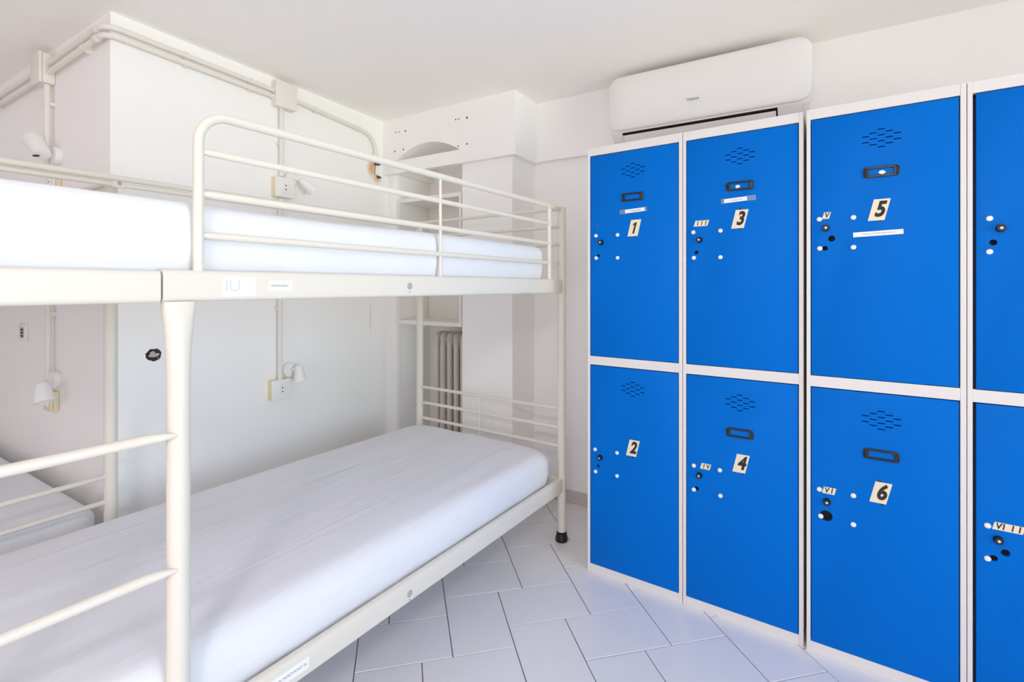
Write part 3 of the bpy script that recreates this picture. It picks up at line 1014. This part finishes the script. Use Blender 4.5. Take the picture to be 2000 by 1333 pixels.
# outlet: near-black plate painted as the shaded slot, flap standing just proud of it
nrm = Vector((0, -0.040, -0.043)).normalized()
sl_dir = Vector((0, 0.043, -0.040)).normalized()
p0 = Vector((0, -0.178, 0.062))
bm = bmesh.new()
xa, xb = -0.792 - (AX0 + AX1) / 2, -0.128 - (AX0 + AX1) / 2


def slab(bm, x0, x1, s0, s1, n0, n1):
    vs = []
    for n_ in (n0, n1):
        for (x, s) in ((x0, s0), (x1, s0), (x1, s1), (x0, s1)):
            q = p0 + sl_dir * s + nrm * n_
            vs.append(bm.verts.new((x, q.y, q.z)))
    for f in ((3, 2, 1, 0), (4, 5, 6, 7), (0, 1, 5, 4), (1, 2, 6, 5), (2, 3, 7, 6), (3, 0, 4, 7)):
        bm.faces.new([vs[i] for i in f])


slab(bm, xa, xb, 0.004, 0.080, -0.004, 0.0010)
tag(obj('air_outlet', bm, M_dark, ac, False), 'dark air outlet slot')
bm = bmesh.new()
slab(bm, xa + 0.003, xb - 0.006, 0.0155, 0.084, 0.0045, 0.0075)
obj('air_flap', bm, M_flap, ac, False)
bm = bmesh.new()
Mx = Matrix.Translation((-0.456 - (AX0 + AX1) / 2, -0.2181, 2.042 - 1.895)) @ Matrix(((1, 0, 0, 0), (0, 0, -1, 0), (0, 1, 0, 0), (0, 0, 0, 1)))
add_text(bm, 'Hisense', 0.0165, Mx, 0, weight=0.0002, thick=0.0002)
tag(obj('maker_lettering', bm, M_blueink, ac, False), 'small grey lettering reading Hisense')

# ------------------------------------------------------------------ niche: open box shelf and cast radiator
cab = thing('open_box_shelf', 'white open-fronted box shelf set into the arched niche', 'shelf', (-2.0045, 2.303, 0.973))
cw, ch, cd, ct = 0.2615, 0.790, 0.29, 0.017
bm = bmesh.new(); box(bm, -cw + 0.004, -cw + 0.004 + ct, 0, cd, 0, ch, 0.001); obj('side_panel', bm, M_trim, cab, False)
bm = bmesh.new(); box(bm, cw - 0.009 - ct, cw - 0.009, 0, cd, 0, ch, 0.001); obj('side_panel', bm, M_trim, cab, False)
bm = bmesh.new(); box(bm, -cw + 0.004 + ct, cw - 0.009 - ct, 0, cd, 0, 0.024, 0.001); obj('bottom_panel', bm, M_trim, cab, False)
bm = bmesh.new(); box(bm, -cw + 0.004 + ct, cw - 0.009 - ct, 0, cd, ch - 0.024, ch, 0.001); obj('top_panel', bm, M_trim, cab, False)
bm = bmesh.new(); box(bm, -cw + 0.004 + ct + 0.002, cw - 0.009 - ct, cd - 0.012, cd, 0.024, ch - 0.024); obj('back_panel', bm, M_trim, cab, False)

rad = thing('radiator', 'cream cast iron column radiator low in the niche under the box shelf', 'radiator', (-1.905, 2.50, 0))
bm = bmesh.new()
for (yo, ry) in ((-0.046, 0.021), (0.046, 0.021)):
    rings = []
    for z, s in ((0.06, 0.7), (0.075, 0.9), (0.10, 1.0), (0.84, 1.0), (0.88, 0.98)):
        rings.append([(0.0165 * s * cos(2 * pi * k / 14), yo + ry * s * sin(2 * pi * k / 14), z) for k in range(14)])
    loft(bm, rings)
rings = []
for z, sx, sy in ((0.83, 0.016, 0.062), (0.86, 0.0225, 0.070), (0.885, 0.024, 0.072), (0.905, 0.021, 0.066), (0.918, 0.012, 0.05), (0.921, 0.004, 0.03)):
    rings.append([(sx * cos(2 * pi * k / 18), sy * sin(2 * pi * k / 18), z) for k in range(18)])
loft(bm, rings)
rings = []
for z, sx, sy in ((0.03, 0.006, 0.03), (0.05, 0.022, 0.066), (0.09, 0.024, 0.07), (0.12, 0.016, 0.06)):
    rings.append([(sx * cos(2 * pi * k / 18), sy * sin(2 * pi * k / 18), z) for k in range(18)])
loft(bm, rings)
rc = obj('radiator_column', bm, M_rad, rad, loc=(-0.155, 0, 0))
for k in range(1, 7):
    inst(rc, 'radiator_column', rad, (-0.155 + 0.052 * k, 0, 0))
bm = bmesh.new()
tube(bm, [(-0.165, 0, 0.88), (0.17, 0, 0.88)], 0.014, 12); tube(bm, [(-0.165, 0, 0.09), (0.17, 0, 0.09)], 0.014, 12)
obj('header_pipe', bm, M_rad, rad)
for x in (-0.155, 0.157):
    bm = bmesh.new(); box(bm, x - 0.016, x + 0.016, -0.05, 0.05, 0.0, 0.045, 0.004); obj('radiator_foot', bm, M_rad, rad)

# ------------------------------------------------------------------ conduits and junction boxes
PR = 0.0112
OFF = 0.024


def clip_bm(bm, c, axis, wall_dir, r=PR):
    """saddle clip round a pipe: a short sleeve and a foot to the wall"""
    c = Vector(c); ax = Vector(axis).normalized(); wd = Vector(wall_dir).normalized()
    tube(bm, [c - ax * 0.009, c + ax * 0.009], r + 0.0022, 14)
    s = ax.cross(wd)
    q = [c + wd * 0.006 + s * 0.016, c + wd * 0.006 - s * 0.016]
    a, b = q
    vs = []
    for p in (a, b):
        for da, dw in ((-0.007, 0), (0.007, 0), (0.007, OFF - 0.006), (-0.007, OFF - 0.006)):
            vs.append(bm.verts.new(p + ax * da + wd * dw))
    for f in ((0, 1, 2, 3), (7, 6, 5, 4), (0, 4, 5, 1), (1, 5, 6, 2), (2, 6, 7, 3), (3, 7, 4, 0)):
        bm.faces.new([vs[i] for i in f])


def pipe(label, pts, radii, clips, sleeves, wall_dirs):
    bm = bmesh.new()
    P = fillet(pts, radii, 8)
    tube(bm, P, PR, 14)
    o = tag(obj('conduit_pipe', bm, M_beige), label, 'pipe', 'cream conduits on the walls')
    for (c, ax, wd) in clips:
        bm = bmesh.new(); clip_bm(bm, c, ax, wd); obj('pipe_clip', bm, M_beige, o)
    for (c, ax) in sleeves:
        bm = bmesh.new(); c = Vector(c); ax = Vector(ax).normalized()
        tube(bm, [c - ax * 0.02, c - ax * 0.018, c + ax * 0.018, c + ax * 0.02], [PR + 0.001, PR + 0.0025, PR + 0.0025, PR + 0.001], 14); obj('coupling', bm, M_beige, o)
    return o


def lw(y, z, off=OFF):            # a point standing off the bed-side wall
    return (xl(y) + off, y, z)


YA = YL0 - OFF
for z0, z1, z2, nm, dz in ((2.180, 2.194, 2.186, 'upper', 0.0), (2.143, 2.162, 2.154, 'lower', 0.0)):
    pts = [(-2.845, YA, z0), (XL0 + OFF, YA, z1), lw(1.478, z2)]
    pipe(nm + ' of two cream conduits bending round the bedside wall corner', pts, [0, 0.045, 0],
         [((-2.47, YA, z0 + (z1 - z0) * 0.66), (1, 0, 0.02), (0, 1, 0)), (lw(1.07, z1 - 0.002), (0, 1, 0), (-1, 0, 0)), (lw(1.36, z2 + 0.002), (0, 1, 0), (-1, 0, 0))],
         [((-2.345, YA, z1 - 0.002), (1, 0, 0.02))], None)
for z0, z1, nm in ((2.172, 2.177, 'upper'), (2.133, 2.139, 'lower')):
    pipe(nm + ' cream conduit running left from the alcove junction box', [(-4.39, YA, z0), (-2.955, YA, z1)], [0, 0],
         [((-2.99, YA, z1), (1, 0, 0), (0, 1, 0)), ((-3.6, YA, z0 + 0.003), (1, 0, 0), (0, 1, 0))], [], None)
pipe('cream conduit right of the bedside junction box, bending down to a rusty stub', [lw(1.594, 2.176), lw(2.172, 2.140), lw(2.172, 1.995)], [0, 0.11, 0],
     [(lw(1.73, 2.168), (0, 1, -0.06), (-1, 0, 0))], [(lw(2.02, 2.150), (0, 1, -0.06)), (lw(2.172, 2.015), (0, 0, 1))], None)
pipe('long vertical cream conduit dropping from bedside junction box behind the bunk', [lw(1.522, 2.118), lw(1.522, 1.764)], [0, 0],
     [(lw(1.522, 1.93), (0, 0, 1), (-1, 0, 0))], [], None)
pipe('vertical cream conduit between the upper and lower bedside sockets', [lw(1.516, 1.651), lw(1.512, 0.742)], [0, 0],
     [(lw(1.513, 1.10), (0, 0, 1), (-1, 0, 0)), (lw(1.515, 1.42), (0, 0, 1), (-1, 0, 0))], [], None)
pipe('short vertical conduit from the alcove junction box to the upper alcove lamp', [(-2.866, YA, 2.095), (-2.866, YA, 1.705)], [0, 0],
     [((-2.866, YA, 2.01), (0, 0, 1), (0, 1, 0))], [], None)
pipe('vertical shaded conduit above the lower alcove lamp', [(-2.852, YA, 1.60), (-2.852, YA, 0.77)], [0, 0],
     [((-2.852, YA, 1.09), (0, 0, 1), (0, 1, 0)), ((-2.852, YA, 1.4), (0, 0, 1), (0, 1, 0))], [], None)


def junction(label, base, face_dir, w, h, d):
    """box on a wall; base at the wall, face_dir out of it, with lid and pipe grommets"""
    f = Vector(face_dir).normalized(); s = Vector((-f.y, f.x, 0))
    R = thing('junction_box', label, 'junction box', base, math.atan2(s.y, s.x), 'conduit junction boxes')
    # local: x along wall, y into the room is -y
    bm = bmesh.new(); box(bm, -w / 2, w / 2, -d + 0.012, -0.0005, 0, h, 0.005, 3); obj('box_base', bm, M_beige, R)
    bm = bmesh.new(); box(bm, -w / 2 - 0.002, w / 2 + 0.002, -d, -d + 0.0115, -0.002, h + 0.002, 0.004, 3); obj('box_lid', bm, M_beige, R)
    for x, sg in ((w / 2, 1), (-w / 2, -1)):
        for z in (h * 0.66, h * 0.36):
            bm = bmesh.new()
            lathe(bm, [(0.0175, 0), (0.0175, 0.002), (0.0145, 0.0045)], 18, axis_matrix((x, -0.024, z), (sg, 0, 0)))
            obj('grommet', bm, M_beige, R)
    return R


junction('cream junction box on the bedside wall under the ceiling', (xl(1.536), 1.536, 2.110), (1, -0.036, 0), 0.112, 0.125, 0.052)
junction('cream junction box high on the alcove wall at far left', (-2.900, YL0, 2.098), (0, -1, 0), 0.104, 0.130, 0.056)

# corroded pipe stub and bracket in the corner
st = thing('rusty_pipe_stub', 'rusted pipe stub and bracket at the left end of the ledge', 'pipe stub', (xl(2.172), 2.172, 1.90))
bm = bmesh.new(); tube(bm, [(OFF, 0, 0.095), (OFF, 0, 0.075), (OFF, 0.002, 0.062)], [0.009, 0.011, 0.010], 12); obj('pipe_end', bm, M_rust, st)
bm = bmesh.new()
tube(bm, fillet([(OFF, 0.002, 0.068), (OFF, 0.028, 0.070), (OFF - 0.004, 0.044, 0.086)], [0, 0.01, 0], 4), 0.006, 10); obj('bracket_arm', bm, M_rust, st)
bm = bmesh.new(); tube(bm, [(OFF - 0.004, -0.001, 0.064), (OFF - 0.006, -0.003, 0.010), (OFF - 0.006, 0.024, -0.004)], 0.0022, 8); obj('wire', bm, M_rust, st)
bm = bmesh.new(); tube(bm, [(OFF - 0.010, 0.022, -0.004), (OFF - 0.004, 0.044, -0.008)], 0.0075, 10); obj('lower_bolt', bm, M_rust, st)


# ------------------------------------------------------------------ sockets, lamps, switch plate
def socket(label, base, face_dir, w=0.098, h=0.098, d=0.045, plate=None):
    f = Vector(face_dir).normalized(); s = Vector((-f.y, f.x, 0))
    R = thing('wall_socket', label, 'socket', base, math.atan2(s.y, s.x), 'cream boxed wall sockets')
    bm = bmesh.new(); box(bm, -w / 2, w / 2, -d + 0.009, -0.0005, 0, h, 0.003, 2); tag(obj('back_box', bm, M_cream, R), 'yellowed cream back box')
    bm = bmesh.new(); box(bm, -w / 2 - 0.001, w / 2 + 0.001, -d, -d + 0.0085, -0.001, h + 0.001, 0.003, 2); pl = obj('front_plate', bm, plate or M_white, R)
    bm = bmesh.new(); box(bm, -w * 0.30, w * 0.14, -d - 0.0022, -d + 0.001, h * 0.22, h * 0.78, 0.0015, 2); obj('socket_insert', bm, M_white, pl)
    for z in (h * 0.40, h * 0.60):
        bm = bmesh.new(); lathe(bm, [(0.0034, 0), (0.0034, 0.0008)], 12, axis_matrix((w * 0.03, -d - 0.0020, z), (0, -1, 0))); obj('pin_hole', bm, M_ink, pl)
    return R


socket('cream sided socket at the upper bunk, behind the front guard bars', (xl(1.53), 1.530, 1.660), (1, -0.036, 0))
socket('cream sided socket beside the lower bunk under a reading lamp', (xl(1.51), 1.510, 0.645), (1, -0.036, 0))
socket('yellowed socket under the lower alcove lamp', (-2.845, YL0, 0.668), (0, -1, 0), 0.085, 0.085, 0.03, M_cream)
socket('yellowed socket just above the upper mattress in the alcove', (-2.815, YL0, 1.610), (0, -1, 0), 0.085, 0.085, 0.03)

sw = thing('switch_plate', 'small pale wall plate with dark slots in the alcove at far left', 'switch', (-3.25, YL0, 0.945))
bm = bmesh.new(); box(bm, -0.05, 0.05, -0.009, -0.0005, 0, 0.085, 0.003, 2); obj('plate', bm, M_white, sw)
bm = bmesh.new(); box(bm, -0.018, 0.020, -0.0105, -0.0085, 0.018, 0.068, 0.001); ins = obj('insert', bm, M_grey, sw, False)
for k in range(3):
    bm = bmesh.new(); box(bm, -0.014, 0.016, -0.0125, -0.0100, 0.023 + 0.015 * k, 0.031 + 0.015 * k, 0.0008); obj('dark_slot', bm, M_ink, ins, False)


def lamp(label, base, face_dir, pivot, axis, length, r0, r1, slot=False):
    """reading lamp: round wall base, arm, conical shade; pivot and axis in world axes relative to base"""
    R = thing('reading_lamp', label, 'lamp', base, 0, 'white wall reading lamps')
    f = Vector(face_dir).normalized()
    bm = bmesh.new()
    lathe(bm, [(0.036, 0.0005), (0.038, 0.006), (0.038, 0.020), (0.035, 0.025), (0.012, 0.027)], 26, axis_matrix((0, 0, 0), f)); obj('wall_base', bm, M_white, R)
    pv, ax = Vector(pivot), Vector(axis).normalized()
    bm = bmesh.new()
    tube(bm, [f * 0.024, f * 0.04, pv], [0.0055, 0.0055, 0.0055], 12)
    obj('arm', bm, M_white, R)
    bm = bmesh.new()
    Mx = axis_matrix(pv - ax * 0.006, ax)
    n = 24
    prof = [(r0 * 0.55, 0.0), (r0 * 0.92, 0.003), (r0, 0.010), (r1, length), (r1 - 0.0025, length), (r0 - 0.003, 0.014), (0.006, 0.012)]
    rings = [[Mx @ Vector((r * cos(2 * pi * k / n), r * sin(2 * pi * k / n), h)) for k in range(n)] for r, h in prof]
    loft(bm, rings); sh = obj('shade', bm, M_white, R)
    bm = bmesh.new()
    lathe(bm, [(0.010, 0.012), (0.012, 0.02), (0.014, length * 0.6), (0.010, length * 0.75), (0.003, length * 0.80)], 16, Mx); obj('bulb', bm, M_white, sh)
    if slot:
        bm = bmesh.new()
        c = pv + Vector(slot)
        box(bm, -0.013, 0.013, -0.004, 0.004, -0.0035, 0.0035, 0.002, 2)
        bm.transform(Matrix.Translation(c) @ Matrix.Rotation(radians(28), 4, 'Z'))
        tag(obj('switch_slot', bm, M_ink, sh), 'dark slot at the back of the shade')
    return R


lamp('white reading lamp at the upper bunk, half hidden by guard bars', (xl(1.585), 1.585, 1.765), (1, -0.036, 0), (0.055, 0.030, -0.005), (0.25, 0.75, -0.62), 0.085, 0.021, 0.031)
lamp('white cone reading lamp on the wall beside the lower bunk', (xl(1.572), 1.572, 0.782), (1, -0.036, 0), (0.062, 0.022, 0.018), (0.05, 0.06, -1), 0.078, 0.019, 0.033)
lamp('white spot lamp high in the alcove, its cone turned up to the left', (-2.795, YL0, 1.775), (0, -1, 0), (0.012, -0.060, -0.004), (-0.90, -0.10, 0.78), 0.120, 0.030, 0.034, slot=(0.010, -0.024, -0.014))
lamp('white cone lamp low in the alcove, pointing down beside the ladder', (-2.812, YL0, 0.805), (0, -1, 0), (0.088, -0.078, 0.000), (0.42, 0.0, -1), 0.083, 0.022, 0.037)
